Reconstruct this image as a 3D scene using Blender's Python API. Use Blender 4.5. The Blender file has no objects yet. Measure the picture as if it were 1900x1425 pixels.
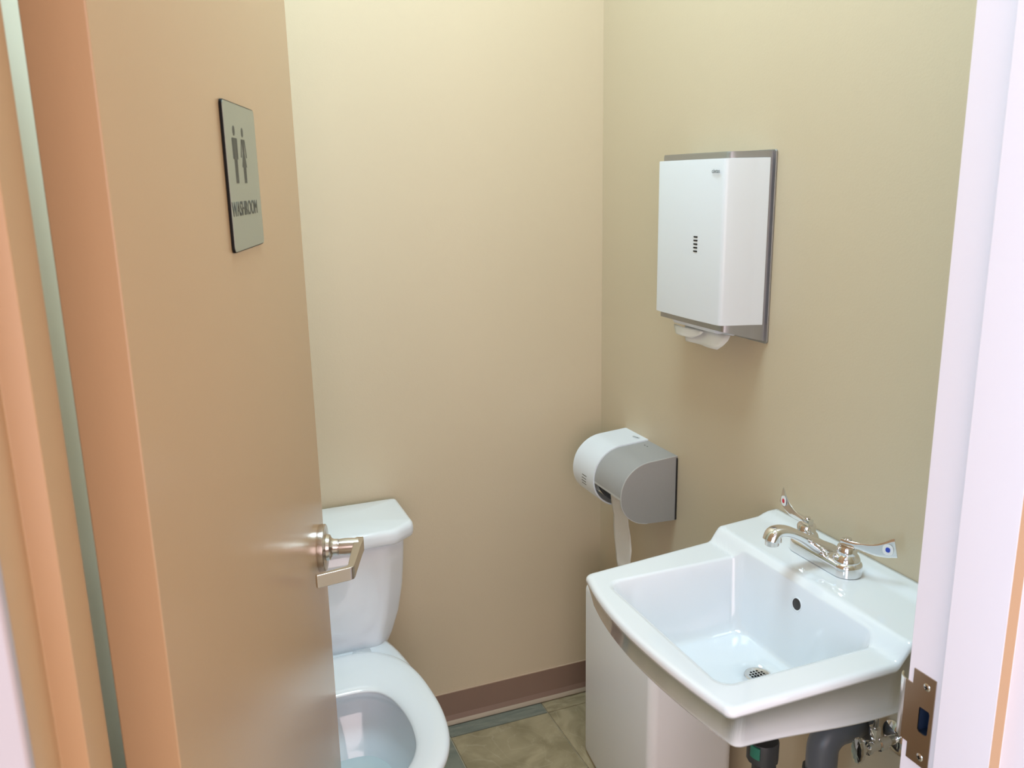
import bpy, bmesh, math, random
from mathutils import Vector, Matrix
random.seed(4)
sc = bpy.context.scene
C = sc.collection
R = math.radians

# ------------------------------------------------------------------ camera
CAM = Vector((-1.08808889, -2.09192485, 1.52439797))
yaw, pitch, roll = 0.372436205, 0.234933683, -0.0184309138
fpx = 1583.44955
fw = Vector((math.sin(yaw)*math.cos(pitch), math.cos(yaw)*math.cos(pitch), -math.sin(pitch)))
r0 = Vector((math.cos(yaw), -math.sin(yaw), 0)); u0 = r0.cross(fw)
rr = r0*math.cos(roll) + u0*math.sin(roll); uu = -r0*math.sin(roll) + u0*math.cos(roll)
cd = bpy.data.cameras.new('camera'); cam = bpy.data.objects.new('camera', cd); C.objects.link(cam)
m = Matrix((rr, uu, -fw)).transposed().to_4x4(); m.translation = CAM
cam.matrix_world = m
cd.sensor_width = 36; cd.lens = fpx/1900*36; cd.clip_start = .02
cd.dof.use_dof = True; cd.dof.focus_distance = 1.75; cd.dof.aperture_fstop = 12.0
sc.camera = cam

# ------------------------------------------------------------------ world, lights, exposure
w = bpy.data.worlds.new('world'); sc.world = w; w.use_nodes = True
bg = w.node_tree.nodes['Background']; bg.inputs[0].default_value = (.36, .30, .32, 1); bg.inputs[1].default_value = 1.0
def area(name, loc, size, sy, power, col, rot=(0, 0, 0)):
    l = bpy.data.lights.new(name, 'AREA'); l.shape = 'RECTANGLE'; l.size = size; l.size_y = sy
    l.energy = power; l.color = col
    o = bpy.data.objects.new(name, l); C.objects.link(o); o.location = loc; o.rotation_euler = rot
    return o
area('room_lamp_light', (-.60, -.78, 2.86), .6, .6, 21.5, (.665, .865, 1.0))
area('hall_side_fill_light', (-3.1, -2.1, 1.45), 1.1, 1.9, 74, (.50, .76, 1.0), (0, R(-90), 0))  # added unseen source at the hall's left end, brightens the right jamb
area('hall_back_fill_light', (-1.25, -3.25, 1.40), 2.1, 1.6, 37, (1.0, .80, .82), (R(90), 0, 0))  # added pinkish fill from behind the camera for hall-facing surfaces
sc.view_settings.view_transform = 'Standard'; sc.view_settings.look = 'None'
sc.view_settings.exposure = 0.0; sc.view_settings.gamma = 1.0; sc.view_settings.use_curve_mapping = False

# ------------------------------------------------------------------ materials
def mat(name, col, rough=.5, metal=0, coat=0, bump=0, bscale=200, spec=.5, vary=0, vscale=6, emit=None, coat_rough=.05, aniso=0):
    ma = bpy.data.materials.new(name); ma.use_nodes = True
    nt = ma.node_tree; b = nt.nodes['Principled BSDF']
    b.inputs['Base Color'].default_value = (*col, 1); b.inputs['Roughness'].default_value = rough
    b.inputs['Metallic'].default_value = metal; b.inputs['Coat Weight'].default_value = coat
    b.inputs['Coat Roughness'].default_value = coat_rough
    b.inputs['Specular IOR Level'].default_value = spec
    tc = nt.nodes.new('ShaderNodeTexCoord')
    if vary:
        n = nt.nodes.new('ShaderNodeTexNoise'); n.inputs['Scale'].default_value = vscale; n.inputs['Detail'].default_value = 4
        nt.links.new(tc.outputs['Object'], n.inputs['Vector'])
        mx = nt.nodes.new('ShaderNodeMix'); mx.data_type = 'RGBA'
        mx.inputs[6].default_value = tuple(max(0, c*(1-vary)) for c in col)+(1,)
        mx.inputs[7].default_value = tuple(min(1, c*(1+vary)) for c in col)+(1,)
        nt.links.new(n.outputs['Fac'], mx.inputs[0]); nt.links.new(mx.outputs[2], b.inputs['Base Color'])
    if bump:
        n2 = nt.nodes.new('ShaderNodeTexNoise'); n2.inputs['Scale'].default_value = bscale; n2.inputs['Detail'].default_value = 3
        nt.links.new(tc.outputs['Object'], n2.inputs['Vector'])
        bp = nt.nodes.new('ShaderNodeBump'); bp.inputs['Strength'].default_value = bump; bp.inputs['Distance'].default_value = .002
        nt.links.new(n2.outputs['Fac'], bp.inputs['Height']); nt.links.new(bp.outputs['Normal'], b.inputs['Normal'])
    if emit:
        b.inputs['Emission Color'].default_value = (*emit[:3], 1); b.inputs['Emission Strength'].default_value = emit[3]
    return ma
def brushed(name, col, rough=.3, axis=2, amt=.12):
    ma = mat(name, col, rough, 1)
    nt = ma.node_tree; b = nt.nodes['Principled BSDF']
    tc = nt.nodes.new('ShaderNodeTexCoord'); mp = nt.nodes.new('ShaderNodeMapping')
    s = [600, 600, 600]; s[axis] = 6; mp.inputs['Scale'].default_value = s
    n = nt.nodes.new('ShaderNodeTexNoise'); n.inputs['Scale'].default_value = 1
    nt.links.new(tc.outputs['Object'], mp.inputs[0]); nt.links.new(mp.outputs[0], n.inputs['Vector'])
    mr = nt.nodes.new('ShaderNodeMapRange'); mr.inputs[3].default_value = rough-amt; mr.inputs[4].default_value = rough+amt
    nt.links.new(n.outputs['Fac'], mr.inputs[0]); nt.links.new(mr.outputs[0], b.inputs['Roughness'])
    return ma
WALL = mat('wall_paint', (.625, .53, .378), .42, bump=.10, bscale=260, vary=.015, vscale=3)
SIDEWALL = mat('left_wall_paint', (.86, .90, .80), .45, bump=.1, bscale=260)
HALLW = mat('hall_paint', (.62, .46, .36), .6, bump=.1, bscale=200)
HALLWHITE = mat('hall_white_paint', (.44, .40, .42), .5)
CEIL = mat('ceiling_paint', (.80, .81, .77), .8)
DOOR = mat('door_paint', (.515, .345, .200), .23, bump=.05, bscale=300, vary=.02, vscale=4)
FRAME = mat('frame_paint', (.54, .345, .19), .33, bump=.04, bscale=200)
JAMBW = mat('white_jamb_paint', (.90, .83, .90), .35, bump=.03)
PORC = mat('porcelain', (.81, .87, .925), .07, coat=.6)
SEAT = mat('seat_plastic', (.82, .88, .93), .12, coat=.3)
BIN = mat('bin_enamel', (.90, .92, .94), .35)
WHITEPL = mat('white_plastic', (.80, .86, .93), .28)
GREYPL = mat('grey_plastic', (.37, .375, .38), .38, vary=.04, vscale=300)
GREYEDGE = mat('grey_plastic_edge', (.55, .57, .57), .3)
DARKPL = mat('dark_plastic', (.02, .02, .022), .4)
STEELG = brushed('grey_metallic', (.40, .41, .43), .42, 2, .08)
CHROME = mat('chrome', (.80, .80, .81), .045, 1)
SATIN = brushed('satin_nickel', (.66, .62, .58), .24, 0, .06)
STRIKE = brushed('strike_bronze', (.46, .375, .29), .33, 2, .07)
STEEL = mat('steel', (.75, .74, .72), .2, 1)
BLACK = mat('black', (.006, .006, .006), .6, spec=.2)
INK = mat('ink', (.055, .06, .05), .5)
ALU = brushed('sign_aluminium', (.50, .52, .46), .55, 1, .05)
PAPER = mat('paper', (.72, .68, .63), .9, bump=.2, bscale=120)
PAPERW = mat('towel_paper', (.80, .82, .80), .9, bump=.2, bscale=120)
PIPE = mat('abs_pipe', (.14, .155, .18), .35)
PIPED = mat('abs_pipe_dark', (.045, .05, .055), .4)
PIPEG = mat('green_label', (.03, .20, .14), .5)
BASEB = mat('vinyl_base', (.25, .165, .125), .42, vary=.06, vscale=12)
BASEC = mat('vinyl_base_toe', (.44, .37, .28), .5)
BASEL = mat('vinyl_base_lip', (.50, .38, .27), .5)
GROUT = mat('grout', (.50, .46, .34), .85)
RED = mat('red_mark', (.65, .02, .05), .4)
BLUE = mat('blue_mark', (.02, .06, .50), .4)
LABELW = mat('white_mark', (.85, .87, .88), .3)
WATER = mat('water', (.62, .72, .74), .02)
SEAMD = mat('seam', (.05, .05, .05), .6)
HOLEB = mat('latch_box', (.02, .035, .075), .5)
LAMP = mat('lamp_diffuser', (.9, .9, .9), .5, emit=(.86, 1, .98, 2.2))
def slate(name, a, b_, vein):
    ma = mat(name, a, .5)
    nt = ma.node_tree; b = nt.nodes['Principled BSDF']
    tc = nt.nodes.new('ShaderNodeTexCoord'); oi = nt.nodes.new('ShaderNodeObjectInfo')
    ad = nt.nodes.new('ShaderNodeVectorMath'); ad.operation = 'ADD'
    sc_ = nt.nodes.new('ShaderNodeVectorMath'); sc_.operation = 'SCALE'; sc_.inputs[3].default_value = 1.7
    nt.links.new(oi.outputs['Location'], sc_.inputs[0]); nt.links.new(tc.outputs['Object'], ad.inputs[0]); nt.links.new(sc_.outputs[0], ad.inputs[1])
    n = nt.nodes.new('ShaderNodeTexNoise'); n.inputs['Scale'].default_value = 9; n.inputs['Detail'].default_value = 7; n.inputs['Distortion'].default_value = 1.2
    nt.links.new(ad.outputs[0], n.inputs['Vector'])
    cr = nt.nodes.new('ShaderNodeValToRGB'); e = cr.color_ramp.elements
    e[0].position = .35; e[0].color = (*a, 1); e[1].position = .68; e[1].color = (*b_, 1)
    nt.links.new(n.outputs['Fac'], cr.inputs[0])
    n2 = nt.nodes.new('ShaderNodeTexNoise'); n2.inputs['Scale'].default_value = 5; n2.inputs['Detail'].default_value = 3; n2.inputs['Distortion'].default_value = 2.5
    nt.links.new(ad.outputs[0], n2.inputs['Vector'])
    cr2 = nt.nodes.new('ShaderNodeValToRGB'); e = cr2.color_ramp.elements
    e[0].position = .485; e[0].color = (0, 0, 0, 1); e[1].position = .5; e[1].color = (1, 1, 1, 1)
    x = cr2.color_ramp.elements.new(.515); x.color = (0, 0, 0, 1)
    nt.links.new(n2.outputs['Fac'], cr2.inputs[0])
    ml = nt.nodes.new('ShaderNodeMath'); ml.operation = 'MULTIPLY'; ml.inputs[1].default_value = .30
    nt.links.new(cr2.outputs[0], ml.inputs[0])
    mx = nt.nodes.new('ShaderNodeMix'); mx.data_type = 'RGBA'; mx.inputs[7].default_value = (*vein, 1)
    nt.links.new(ml.outputs[0], mx.inputs[0]); nt.links.new(cr.outputs[0], mx.inputs[6]); nt.links.new(mx.outputs[2], b.inputs['Base Color'])
    bp = nt.nodes.new('ShaderNodeBump'); bp.inputs['Strength'].default_value = .35; bp.inputs['Distance'].default_value = .004
    nt.links.new(n.outputs['Fac'], bp.inputs['Height']); nt.links.new(bp.outputs['Normal'], b.inputs['Normal'])
    return ma
TILE_OLIVE = slate('slate_olive', (.28, .235, .135), (.44, .37, .23), (.58, .50, .36))
TILE_GREY = slate('slate_grey', (.16, .18, .15), (.25, .265, .21), (.36, .36, .29))

# ------------------------------------------------------------------ helpers
def link(name, me, ma, parent=None, smooth=False, loc=None):
    o = bpy.data.objects.new(name, me); C.objects.link(o)
    if ma is not None: me.materials.append(ma)
    if smooth:
        for p in me.polygons: p.use_smooth = True
    if parent: o.parent = parent
    if loc: o.location = loc
    return o
def mesh(name, v, f):
    me = bpy.data.meshes.new(name); me.from_pydata([tuple(p) for p in v], [], f); me.update()
    b = bmesh.new(); b.from_mesh(me); bmesh.ops.recalc_face_normals(b, faces=b.faces); b.to_mesh(me); b.free()
    return me
def empty(name, loc, label, cat, group=None, rz=0):
    o = bpy.data.objects.new(name, None); C.objects.link(o); o.location = loc; o.rotation_euler = (0, 0, rz)
    o.empty_display_size = .05
    o['label'] = label; o['category'] = cat
    if group: o['group'] = group
    return o
def struct(o): o['kind'] = 'structure'; return o
def bev(o, wd, seg=3, ang=30):
    md = o.modifiers.new('bevel', 'BEVEL'); md.width = wd; md.segments = seg; md.limit_method = 'ANGLE'; md.angle_limit = R(ang)
    for p in o.data.polygons: p.use_smooth = True
    wn = o.modifiers.new('normals', 'WEIGHTED_NORMAL'); wn.keep_sharp = True
    return o
def box(name, lo, hi, ma, parent=None, bw=0, seg=2):
    x0, y0, z0 = lo; x1, y1, z1 = hi
    cx = Vector(((x0+x1)/2, (y0+y1)/2, (z0+z1)/2))
    v = [Vector(p)-cx for p in ((x0,y0,z0),(x1,y0,z0),(x1,y1,z0),(x0,y1,z0),(x0,y0,z1),(x1,y0,z1),(x1,y1,z1),(x0,y1,z1))]
    o = link(name, mesh(name, v, [(0,3,2,1),(4,5,6,7),(0,1,5,4),(1,2,6,5),(2,3,7,6),(3,0,4,7)]), ma, parent)
    o.location = cx
    if bw: bev(o, bw, seg)
    return o
def prism(name, poly, axis, a, b, ma, parent=None, bw=0, seg=2, smooth=False, ang=30):
    """poly 2D extruded along an axis from a to b. axis 0: (y,z), 1: (x,z), 2: (x,y)"""
    def P(q, t): return {0: (t, q[0], q[1]), 1: (q[0], t, q[1]), 2: (q[0], q[1], t)}[axis]
    n = len(poly); v = [P(q, a) for q in poly]+[P(q, b) for q in poly]
    f = [tuple(range(n)), tuple(range(n, 2*n))]+[(i, (i+1) % n, n+(i+1) % n, n+i) for i in range(n)]
    o = link(name, mesh(name, v, f), ma, parent)
    if bw: bev(o, bw, seg, ang)
    elif smooth: bev(o, .0004, 1, ang)
    return o
def loft(name, loops, ma, parent=None, cap0=True, cap1=True, sub=0, smooth=True):
    n = len(loops[0]); v = [p for L in loops for p in L]; f = []
    for k in range(len(loops)-1):
        for i in range(n):
            j = (i+1) % n; f.append((k*n+i, k*n+j, (k+1)*n+j, (k+1)*n+i))
    if cap0: f.append(tuple(range(n)))
    if cap1: f.append(tuple(range((len(loops)-1)*n, len(loops)*n)))
    o = link(name, mesh(name, v, f), ma, parent, smooth)
    if sub:
        s = o.modifiers.new('s', 'SUBSURF'); s.levels = sub; s.render_levels = sub
    return o
def lathe(name, prof, ma, parent=None, n=40, loc=(0, 0, 0), direction=(0, 0, 1), caps=True):
    q = Vector((0, 0, 1)).rotation_difference(Vector(direction).normalized())
    loops = []
    for r, h in prof:
        loops.append([q @ Vector((r*math.cos(2*math.pi*i/n), r*math.sin(2*math.pi*i/n), h))+Vector(loc) for i in range(n)])
    o = loft(name, loops, ma, parent, caps, caps)
    o.modifiers.new('e', 'EDGE_SPLIT').split_angle = R(38)
    return o
def tube(name, pts, rad, ma, parent=None, n=20, flat=None, sub=True):
    pts = [Vector(p) for p in pts]
    if not hasattr(rad, '__len__'): rad = [rad]*len(pts)
    loops = []; up = Vector((0, 0, 1)); prevx = None
    for i, p in enumerate(pts):
        t = (pts[min(i+1, len(pts)-1)]-pts[max(i-1, 0)]).normalized()
        if prevx is None:
            a = up if abs(t.z) < .9 else Vector((0, 1, 0)); x = t.cross(a).normalized()
        else: x = (prevx-t*prevx.dot(t)).normalized()
        y = t.cross(x); prevx = x
        loops.append([p+(x*math.cos(2*math.pi*k/n)+y*math.sin(2*math.pi*k/n))*rad[i] for k in range(n)])
    return loft(name, loops, ma, parent)
def arc(c, r, a0, a1, n):
    return [(c[0]+r*math.cos(R(a0+(a1-a0)*i/n)), c[1]+r*math.sin(R(a0+(a1-a0)*i/n))) for i in range(n+1)]
def rrect(x0, x1, y0, y1, r, n=6):
    return arc((x1-r, y1-r), r, 0, 90, n)+arc((x0+r, y1-r), r, 90, 180, n)+arc((x0+r, y0+r), r, 180, 270, n)+arc((x1-r, y0+r), r, 270, 360, n)
def catmull(P, k=8, closed=False):
    out = []; n = len(P); P = [Vector(p) for p in P]
    rng = range(n) if closed else range(n-1)
    for i in rng:
        g = (lambda j: P[j % n]) if closed else (lambda j: P[max(0, min(n-1, j))])
        a, b, c, d = g(i-1), g(i), g(i+1), g(i+2)
        for s in range(k):
            t = s/k
            out.append(.5*((2*b)+(c-a)*t+(2*a-5*b+4*c-d)*t*t+(3*b-a-3*c+d)*t**3))
    if not closed: out.append(P[-1])
    return out
def sm(a, b, t):
    t = max(0, min(1, (t-a)/(b-a))); return t*t*(3-2*t)
def text(name, s, size, ma, parent, mw, sx=1.0, ext=.0003, off=0.0):
    cu = bpy.data.curves.new(name, 'FONT'); cu.body = s; cu.size = size; cu.align_x = 'CENTER'; cu.align_y = 'CENTER'; cu.extrude = ext; cu.offset = off
    t = bpy.data.objects.new(name+'_tmp', cu); C.objects.link(t)
    dg = bpy.context.evaluated_depsgraph_get(); me = bpy.data.meshes.new_from_object(t.evaluated_get(dg))
    bpy.data.objects.remove(t)
    me.transform(Matrix.Diagonal((sx, 1, 1, 1))); me.name = name
    me.transform(mw)
    me.materials.clear()
    return link(name, me, ma, parent)

# ================================================================== SETTING
XL, YW, YH = -1.265, -1.40, -1.615      # left wall, doorway wall (room side / hall side)
H = 2.93
JL, JR = -1.187, -.291                   # jamb faces
# floor with slate tiles as parts
fl = struct(box('floor', (-3.2, -3.4, -.06), (.3, .25, -.004), GROUT))
me_t = {}
def tile_mesh(kind):
    g = .3*.5-.0016
    v = [(-g,-g,-.01),(g,-g,-.01),(g,g,-.01),(-g,g,-.01),(-g,-g,.0035),(g,-g,.0035),(g,g,.0035),(-g,g,.0035)]
    k = .0015
    v += [(-g+k,-g+k,.005),(g-k,-g+k,.005),(g-k,g-k,.005),(-g+k,g-k,.005)]
    f = [(0,3,2,1),(0,1,5,4),(1,2,6,5),(2,3,7,6),(3,0,4,7),(4,5,9,8),(5,6,10,9),(6,7,11,10),(7,4,8,11),(8,9,10,11)]
    me = mesh('tile', v, f); me.materials.append(TILE_OLIVE if kind == 0 else TILE_GREY); return me
mt = [tile_mesh(0), tile_mesh(1)]
for i in range(-4, 1):
    for j in range(-5, 1):
        cx = -.05+i*.3; cy = .09+j*.3
        kind = 1 if (i <= -2 and j <= 0) or (j == 0 and i < 0) else 0
        if i == -2: kind = 1
        if i == -1 and j == 0: kind = 1
        if i == 0: kind = 0
        # cut tiles along the walls: clip by scaling the shared mesh
        x0, x1 = max(cx-.15, XL), min(cx+.15, 0); y0, y1 = max(cy-.15, YW), min(cy+.15, 0)
        if x1-x0 < .01 or y1-y0 < .01: continue
        o = bpy.data.objects.new('tile', mt[kind]); C.objects.link(o); o.parent = fl
        o.scale = ((x1-x0)/.3, (y1-y0)/.3, 1)
        o.location = Vector(((x0+x1)/2, (y0+y1)/2, -.005+random.uniform(-.0004, .0004)))-fl.location
struct(box('ceiling', (-3.2, -3.4, H), (.3, .25, H+.1), CEIL))
struct(box('wall_back', (XL-.1, 0, -.06), (.12, .12, H), WALL))
struct(box('wall_right', (0, -3.4, -.06), (.12, 0, H), WALL))
struct(box('wall_left', (XL-.1, YW, -.06), (XL, 0, H), SIDEWALL))
# doorway wall with the door opening: left stub, right part, header
struct(box('wall_front', (JR+.03, YH+.01, -.06), (0, YW, H), WALL))
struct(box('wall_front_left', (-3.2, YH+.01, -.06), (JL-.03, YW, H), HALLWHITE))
struct(box('wall_front_top', (JL-.03, YH+.01, 2.13), (JR+.03, YW, H), WALL))
struct(box('wall_hall', (-3.2, -3.4, -.06), (.0, -3.28, H), HALLW))
# vinyl cove base, back wall and right wall
def cove(name, axis, a, b):
    par = struct(prism(name, [(0, .014), (-.009, .014), (-.004, .030), (-.003, .100), (-.0025, .102), (0, .102)] if axis == 0 else
                [(0, .014), (-.009, .014), (-.004, .030), (-.003, .100), (-.0025, .102), (0, .102)], axis, a, b, BASEB))
    prism('baseboard_toe', [(0, .003), (-.013, .003), (-.0125, .009), (-.009, .0155), (0, .0155)], axis, a, b, BASEC, par, .0008)
    prism('baseboard_lip', [(0, .1005), (-.0035, .1005), (-.0035, .1025), (0, .1035)], axis, a, b, BASEL, par)
    return par
cove('baseboard_back', 0, XL, 0)
cove('baseboard_right', 1, YW, 0)

# hinge-side frame (left) : rabbet, stop, second rabbet
def jamb(name, s, x, ys, ma, mstep):
    # s=+1: opening lies towards +x ; x = rabbet face
    sp = .016
    y0, ya, yb, y1 = YW+.012, ys[0], ys[1], YH
    P = [(x-s*.045, y0), (x, y0), (x, ya), (x+s*sp, ya), (x+s*sp, yb), (x, yb), (x, y1), (x-s*.05, y1), (x-s*.05, y1+.008), (x-s*.02, y1+.008), (x-s*.02, y0-.012), (x-s*.045, y0-.012)]
    o = prism(name, P, 2, 0, 2.10, ma, None, .0012, 2)
    return struct(o)
tl = jamb('trim_1', 1, JL, (YW-.049, -1.548), FRAME, FRAME)
tr = jamb('trim_2', -1, JR, (YW-.049, -1.520), JAMBW, FRAME)
struct(box('trim_3', (JL-.045, YH, 2.10), (JR+.045, YW+.012, 2.15), FRAME))
# white hall casing round the doorway
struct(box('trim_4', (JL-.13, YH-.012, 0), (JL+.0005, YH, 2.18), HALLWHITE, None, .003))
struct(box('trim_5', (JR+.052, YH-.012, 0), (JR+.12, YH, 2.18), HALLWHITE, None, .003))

# strike plate on the right jamb (faces -x)
SZ = .870
def strike():
    x = JR-.0006; hy0, hy1 = -1.430, -1.397; zt, zb = SZ+.062, SZ-.062
    lt, lb = SZ+.041, SZ-.041
    ho = [(-1.4235, SZ+.0165), (-1.4105, SZ+.0165), (-1.4095, SZ+.0145), (-1.4095, SZ-.0145), (-1.4125, SZ-.0175), (-1.4215, SZ-.0175), (-1.4245, SZ-.0145), (-1.4255, SZ+.0135)]
    b = bmesh.new()
    outer = [(hy0, zb), (hy0, zt), (hy1, zt), (hy1, lt), (YW+.014, lt), (YW+.014, lb), (hy1, lb), (hy1, zb)]
    def ring(pts): 
        vs = [b.verts.new((0, p[0], p[1])) for p in pts]
        return [b.edges.new((vs[i], vs[(i+1) % len(vs)])) for i in range(len(vs))]
    e = ring(outer)+ring(ho)
    bmesh.ops.triangle_fill(b, use_beauty=True, use_dissolve=False, edges=e)
    me = bpy.data.meshes.new('strike_plate'); b.to_mesh(me); b.free()
    o = link('strike_plate', me, STRIKE, tr); o.location = (x, 0, 0)
    sd = o.modifiers.new('s', 'SOLIDIFY'); sd.thickness = .0016; sd.offset = 0
    o['label'] = 'brushed bronze latch plate'
    # curved lip bent round the corner of the jamb
    L = []
    for i in range(7):
        a = R(i*12); L.append((x-.0008+.016*(1-math.cos(a)), YW+.014+.016*math.sin(a)))
    for i in range(7)[::-1]:
        a = R(i*12); L.append((x+.0010+.0142*(1-math.cos(a)), YW+.014+.0142*math.sin(a)))
    lip = prism('strike_lip', L, 2, lb, lt, STEEL, o); lip.matrix_parent_inverse = Matrix.Translation((-x, 0, 0))
    for z in (SZ+.047, SZ-.050):
        s = lathe('screw', [(.0001, .0019), (.0022, .0020), (.0046, .0013), (.0056, 0)][::-1], STEEL, o, 24, (0, -1.4175, z), (-1, 0, 0))
        box('screw_slot', (-.0023, -1.4181, z-.0026), (-.0017, -1.4169, z+.0026), BLACK, o)
        box('screw_slot', (-.0023, -1.4201, z-.0006), (-.0017, -1.4149, z+.0006), BLACK, o)
    # dust box behind the latch hole: open box
    xx = .0012; P = [(-1.4265, SZ-.019), (-1.4085, SZ-.019), (-1.4085, SZ+.018), (-1.4265, SZ+.018)]
    v = [(-.0004, a, c) for a, c in P]
    v2 = [(.018, a, c) for a, c in P]
    bx = link('latch_box', mesh('latch_box', v+v2, [(4,5,6,7),(0,1,5,4),(1,2,6,5),(2,3,7,6),(3,0,4,7)]), HOLEB, o)
strike()
# cut the latch mortise into the jamb so that the hole is a hole
cut = box('mortise_cutter', (JR-.02, -1.4285, SZ-.021), (JR+.0193, -1.4065, SZ+.020), BLACK)
bo = tr.modifiers.new('cut', 'BOOLEAN'); bo.object = cut; bo.operation = 'DIFFERENCE'
tr.modifiers.move(len(tr.modifiers)-1, 0)
dg = bpy.context.evaluated_depsgraph_get(); nm = bpy.data.meshes.new_from_object(tr.evaluated_get(dg))
tr.modifiers.clear(); tr.data = nm
bpy.data.objects.remove(cut)
# the hall-facing step of the right frame takes the tan frame colour
tr.data.materials.append(FRAME)
for p in tr.data.polygons:
    c = p.center
    if abs(c.y+1.520) < .0012 and p.normal.y < -.9: p.material_index = 1

# ------------------------------------------------------------------ door
TH = R(90-16.5); W = .866
door = struct(box('door_1', (0, 0, .012), (W, .0445, 2.085), DOOR, None, .0015, 2))
# rebuild with origin at the hinge corner
door.data.transform(Matrix.Translation(door.location)); door.location = (-1.1255, -1.411, 0); door.rotation_euler = (0, 0, TH)
HX, HZ = .803, .889
rose = lathe('rose', [(.0415, -.0002), (.0420, .002), (.0420, .0105), (.0405, .0120), (.030, .0122), (.024, .0135), (.0225, .019), (.0170, .0215), (.0145, .026), (.0145, .034)], SATIN, door, 64, (HX, 0, HZ), (0, -1, 0))
lev = empty('lever_tmp', (0, 0, 0), '', ''); bpy.data.objects.remove(lev)
# lever: shank, blade towards the hinge, return towards the door
shank = lathe('lever_shank', [(.0105, .026), (.0105, .0345), (.0140, .0350), (.0150, .045), (.0148, .070)], SATIN, door, 48, (HX, 0, HZ), (0, -1, 0))
shank.modifiers[0].split_angle = R(50)
def lever_mesh():
    path = []   # (x, -y) centreline, with thickness in plan
    out = [(HX+.0150, .0770), (HX+.0150, .0655), (HX+.0125, .0625), (HX-.012, .0615), (HX-.102, .0605), (HX-.1065, .0575), (HX-.1300, .0125), (HX-.1325, .0105), (HX-.1365, .0125), (HX-.1370, .0150), (HX-.1140, .0650), (HX-.1095, .0705), (HX-.104, .0720), (HX-.02, .0765), (HX+.004, .0785)]
    return [(a, -b) for a, b in out]
lv = prism('lever_handle', lever_mesh(), 2, HZ-.0115, HZ+.0115, SATIN, door, .0014, 3, ang=25)
# washroom sign (top-level thing on the door face)
sg = empty('washroom_sign', (door.location.x, door.location.y, 1.449), 'brushed metal washroom sign with two black figures on the open door', 'sign', rz=TH)
S0, S1, SB, ST = .3500, .5185, 0, .167
pl = prism('sign_backing', rrect(S0, S1, SB, ST, .006), 1, -.0034, -.0002, BLACK, sg, .0004, 1)
fp = prism('sign_face', rrect(S0+.0012, S1-.0012, SB+.0012, ST-.0012, .0055), 1, -.0039, -.0033, ALU, sg)
fp['label'] = 'brushed aluminium face'
yf0, yf1 = -.0043, -.0038
def zz(z): return z-1.449
def pictogram(name, polys):
    v, f = [], []
    for pts in polys:
        n = len(pts); k = len(v)
        v += [(a, yf1, zz(b)) for a, b in pts]+[(a, yf0, zz(b)) for a, b in pts]
        f += [tuple(range(k, k+n)), tuple(range(k+n, k+2*n))]+[(k+i, k+(i+1) % n, k+n+(i+1) % n, k+n+i) for i in range(n)]
    return link(name, mesh(name, v, f), INK, sg)
def ell(cx, cz, rx, rz): return [(cx+rx*math.cos(t*math.pi/10), cz+rz*math.sin(t*math.pi/10)) for t in range(20)]
cm = .394
pictogram('man_figure', [ell(cm, 1.5845, .0050, .0056), [(cm-.0075, 1.5765), (cm+.0075, 1.5765), (cm+.0073, 1.552), (cm-.0073, 1.552)],
    [(cm-.0128, 1.5755), (cm-.0110, 1.5765), (cm-.0082, 1.5765), (cm-.0085, 1.553), (cm-.0120, 1.553)], [(cm+.0128, 1.5755), (cm+.0110, 1.5765), (cm+.0082, 1.5765), (cm+.0085, 1.553), (cm+.0120, 1.553)],
    [(cm-.0070, 1.5525), (cm-.0010, 1.5525), (cm-.0014, 1.526), (cm-.0062, 1.526)], [(cm+.0070, 1.5525), (cm+.0010, 1.5525), (cm+.0014, 1.526), (cm+.0062, 1.526)]])
cw = .438
pictogram('woman_figure', [ell(cw, 1.5845, .0046, .0054), [(cw-.0065, 1.5765), (cw+.0065, 1.5765), (cw+.0045, 1.561), (cw+.0118, 1.5445), (cw-.0118, 1.5445), (cw-.0045, 1.561)],
    [(cw-.0090, 1.5765), (cw-.0072, 1.5765), (cw-.0125, 1.5555), (cw-.0160, 1.5555)], [(cw+.0090, 1.5765), (cw+.0072, 1.5765), (cw+.0125, 1.5555), (cw+.0160, 1.5555)],
    [(cw-.0070, 1.5447), (cw-.0012, 1.5447), (cw-.0014, 1.526), (cw-.0058, 1.526)], [(cw+.0070, 1.5447), (cw+.0012, 1.5447), (cw+.0014, 1.526), (cw+.0058, 1.526)]])
mw = Matrix.Translation((.4215, -.0041, zz(1.4965))) @ Matrix.Rotation(R(90), 4, 'X')
text('sign_lettering', 'WASHROOM', .0238, INK, sg, mw, .98, .0003)

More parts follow.
